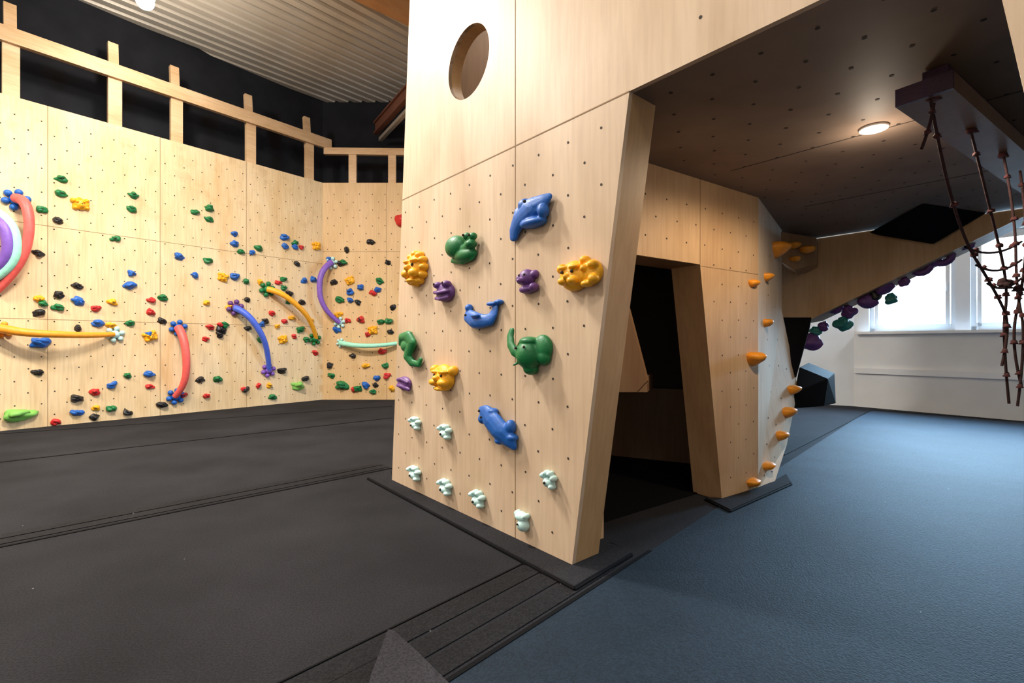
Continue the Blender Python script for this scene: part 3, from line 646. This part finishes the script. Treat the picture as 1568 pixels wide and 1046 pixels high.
def rope(name, pts, rad=0.008, knots=7, knotr=0.017):
    cu = bpy.data.curves.new(name, 'CURVE'); cu.dimensions = '3D'; cu.bevel_depth = rad; cu.bevel_resolution = 3
    sp = cu.splines.new('NURBS'); sp.points.add(len(pts)-1); sp.use_endpoint_u = True; sp.order_u = 3
    for i, p in enumerate(pts): sp.points[i].co = (p.x, p.y, p.z, 1)
    ob = bpy.data.objects.new(name, cu); sc.collection.objects.link(ob); cu.materials.append(M_rope); ob.parent = net
    bm = bmesh.new()
    n = len(pts)
    kn = [0, 0, 0]+list(range(1, n-2))+[n-2]*3
    def N_(i, k, t):
        if k == 0: return 1.0 if kn[i] <= t < kn[i+1] else 0.0
        a = 0 if kn[i+k] == kn[i] else (t-kn[i])/(kn[i+k]-kn[i])*N_(i, k-1, t)
        b = 0 if kn[i+k+1] == kn[i+1] else (kn[i+k+1]-t)/(kn[i+k+1]-kn[i+1])*N_(i+1, k-1, t)
        return a+b
    for k in range(knots):
        t = (n-2)*(k+0.5+random.uniform(-.15, .15))/knots
        c = Vector((0, 0, 0))
        for i in range(n): c += pts[i]*N_(i, 2, t)
        blob(bm, c, Vector((1, 0, 0)), Vector((0, 1, 0)), UP, knotr, knotr, knotr*1.2, k*1.7, 2, 0.3)
        blob(bm, c+Vector((0.006, 0.004, 0.010)), Vector((1, 0, 0)), Vector((0, 1, 0)), UP, knotr*.8, knotr*.8, knotr*.7, k*2.7, 2, 0.3)
    bm_obj(name+'_knots', bm, M_knot, net, smooth=True)
tops = [at_depth(1425, 152, 1.85), at_depth(1487, 203, 2.12), at_depth(1537, 240, 2.38), at_depth(1562, 262, 2.5)]
mids = [at_depth(1528, 452, 2.2), at_depth(1545, 440, 2.25), at_depth(1556, 446, 2.3), at_depth(1568, 430, 2.3)]
sag = [at_depth(1456, 335, 2.0), at_depth(1516, 320, 2.2), at_depth(1555, 330, 2.35), at_depth(1573, 340, 2.4)]
ends = [at_depth(1534, 560, 2.2), at_depth(1545, 618, 2.25), at_depth(1558, 622, 2.3), at_depth(1564, 590, 2.3)]
for i in range(4):
    low = at_depth([1548, 1534, 1572, 1546][i], 500+i*8, 2.22+i*.03)
    rope('strand_%d' % (i+1), [tops[i], sag[i], mids[i], low, ends[i]], 0.0056, 8, 0.0135)
rope('tail', [at_depth(1430, 158, 1.84), at_depth(1426, 190, 1.84), at_depth(1411, 228, 1.85)], 0.0056, 2, 0.011)
for k, (x, y, d) in enumerate([(1430, 152, 1.86), (1487, 203, 2.12), (1537, 240, 2.38)]):
    c = at_depth(x, y, d); bm = bmesh.new(); blob(bm, c, Vector((1, 0, 0)), Vector((0, 1, 0)), UP, .026, .02, .024, k, 2, .3); bm_obj('beam_knot', bm, M_knot, net, smooth=True)
for k in range(3): rope('rung_%d' % (k+1), [at_depth(1478+k*17, 378+k*28, 2.08+k*.04), at_depth(1520+k*8, 400+k*26, 2.2), at_depth(1564, 370+k*28, 2.35)], 0.005, 2, 0.012)
c = at_depth(1545, 446, 2.26); bm = bmesh.new()
for k in range(5): blob(bm, c+Vector((random.uniform(-.04, .04), random.uniform(-.03, .03), random.uniform(-.04, .04))), Vector((1, 0, 0)), Vector((0, 1, 0)), UP, .026, .022, .024, k*2.1, 2, .35)
bm_obj('gathering_knot', bm, M_rope, net, smooth=True)

# ================================================================ LIGHTS
def area(name, loc, tgt, sx, sy, power, col):
    l = bpy.data.lights.new(name, 'AREA'); l.shape = 'RECTANGLE'; l.size = sx; l.size_y = sy; l.energy = power; l.color = col
    o = bpy.data.objects.new(name, l); sc.collection.objects.link(o); o.location = loc
    o.rotation_euler = (Vector(tgt)-Vector(loc)).to_track_quat('-Z', 'Y').to_euler(); return o
WARM = (1.0, 0.94, 0.85); NEU = (1.0, 0.97, 0.94)
M_lamp = emis('lamp_glow', (1, 0.95, 0.85), 40)
def added_hall_lamp(x, y, z, power, col=WARM, up=0.22):  # unseen lamp added to light the hall, housing and cables included
    e = empty('added_ceiling_lamp')
    bm = bmesh.new(); bar(bm, Vector((x-.65, y, z+.05)), Vector((x+.65, y, z+.05)), 0.3, 0.08); bm_obj('housing', bm, M_frame, e)
    bm = bmesh.new(); bar(bm, Vector((x-.5, y, 6.2)), Vector((x-.5, y, z+.09)), 0.01, 0.01); bar(bm, Vector((x+.5, y, 6.2)), Vector((x+.5, y, z+.09)), 0.01, 0.01); bm_obj('cables', bm, M_pipe, e)
    o = area('lamp_panel', (x, y, z), (x, y, 0), 1.2, 0.26, power, col); o.parent = e
    o = area('ceiling_fill_light', (x, y, z+0.1), (x, y, 9), 1.2, 0.26, power*up, col); o.parent = e  # added upward light that brightens the ceiling
added_hall_lamp(-3.2, 4.0, 5.2, 430); added_hall_lamp(-1.6, 0.2, 5.2, 100); added_hall_lamp(-6.2, 2.4, 5.2, 290); added_hall_lamp(0.5, -2.5, 5.2, 45, NEU)
added_hall_lamp(7.4, 6.0, 5.2, 140, (0.82, 0.91, 1.0)); added_hall_lamp(1.2, 4.4, 5.2, 70, WARM)  # added fills: cool for the right-hand wall, warm into the open tower top
lp = at_depth(222, 2, 6.2); e = empty('round_hall_spotlight')
bm = bmesh.new(); bmesh.ops.create_cone(bm, cap_ends=True, segments=24, radius1=0.11, radius2=0.06, depth=0.12)
bmesh.ops.translate(bm, verts=bm.verts, vec=lp+UP*0.12); bar(bm, lp+UP*.13, Vector((lp.x, lp.y, 6.22)), 0.012, 0.012); bm_obj('housing', bm, M_pipe, e)
bm = bmesh.new(); bmesh.ops.create_uvsphere(bm, u_segments=20, v_segments=10, radius=0.10); bmesh.ops.translate(bm, verts=bm.verts, vec=lp); bm_obj('bulb', bm, M_lamp, e, True)
pl = bpy.data.lights.new('spotlight_glow', 'POINT'); pl.energy = 110; pl.color = WARM; pl.shadow_soft_size = 0.1
o = bpy.data.objects.new('spotlight_glow', pl); sc.collection.objects.link(o); o.location = lp-UP*0.22; o.parent = e
# alcove downlight
dl = empty('alcove_downlight'); dc = on_z(1338, 195, 2.2)
bm = bmesh.new(); bmesh.ops.create_cone(bm, cap_ends=True, segments=32, radius1=0.05, radius2=0.05, depth=0.012); bmesh.ops.translate(bm, verts=bm.verts, vec=dc-UP*0.008); bm_obj('lens', bm, M_lamp, dl)
bm = bmesh.new(); torus(bm, dc-UP*0.006, UP, 0.056, 0.008, Vector((1, 0, 0)), Vector((0, 1, 0)), 32, 8); bm_obj('ring', bm, M_frame, dl, True)
pl = bpy.data.lights.new('downlight_beam', 'SPOT'); pl.energy = 70; pl.color = (1, 0.80, 0.58); pl.shadow_soft_size = 0.05; pl.spot_size = math.radians(174); pl.spot_blend = 0.4
o = bpy.data.objects.new('downlight_beam', pl); sc.collection.objects.link(o); o.location = dc-UP*0.03; o.parent = dl
pl = bpy.data.lights.new('downlight_halo', 'POINT'); pl.energy = 4; pl.color = (1, 0.85, 0.66); pl.shadow_soft_size = 0.05
o = bpy.data.objects.new('downlight_halo', pl); sc.collection.objects.link(o); o.location = dc-UP*0.14; o.parent = dl
# daylight through windows
BLUE = (0.42, 0.71, 1.0)
for i, (t0, t1) in enumerate(wins):
    c = W.p((t0+t1)/2, (ZS+ZT)/2+0.4, -0.8); area('daylight_window', c, c+W.n*3-UP*2.6, 1.3, 1.5, 800, BLUE)
wd = bpy.data.worlds.new('world'); sc.world = wd; wd.use_nodes = True
bg = wd.node_tree.nodes['Background']; bg.inputs['Color'].default_value = (0.86, 0.94, 1.0, 1); bg.inputs['Strength'].default_value = 3.5

# ================================================================ CAMERA
cam = bpy.data.cameras.new('camera'); co = bpy.data.objects.new('camera', cam); sc.collection.objects.link(co)
co.location = EYE; co.rotation_euler = (math.radians(90), 0, 0)
cam.sensor_width = 36; cam.lens = F/1568*36; cam.shift_y = (HY-522.9)/1568; cam.clip_start = 0.05
sc.camera = co
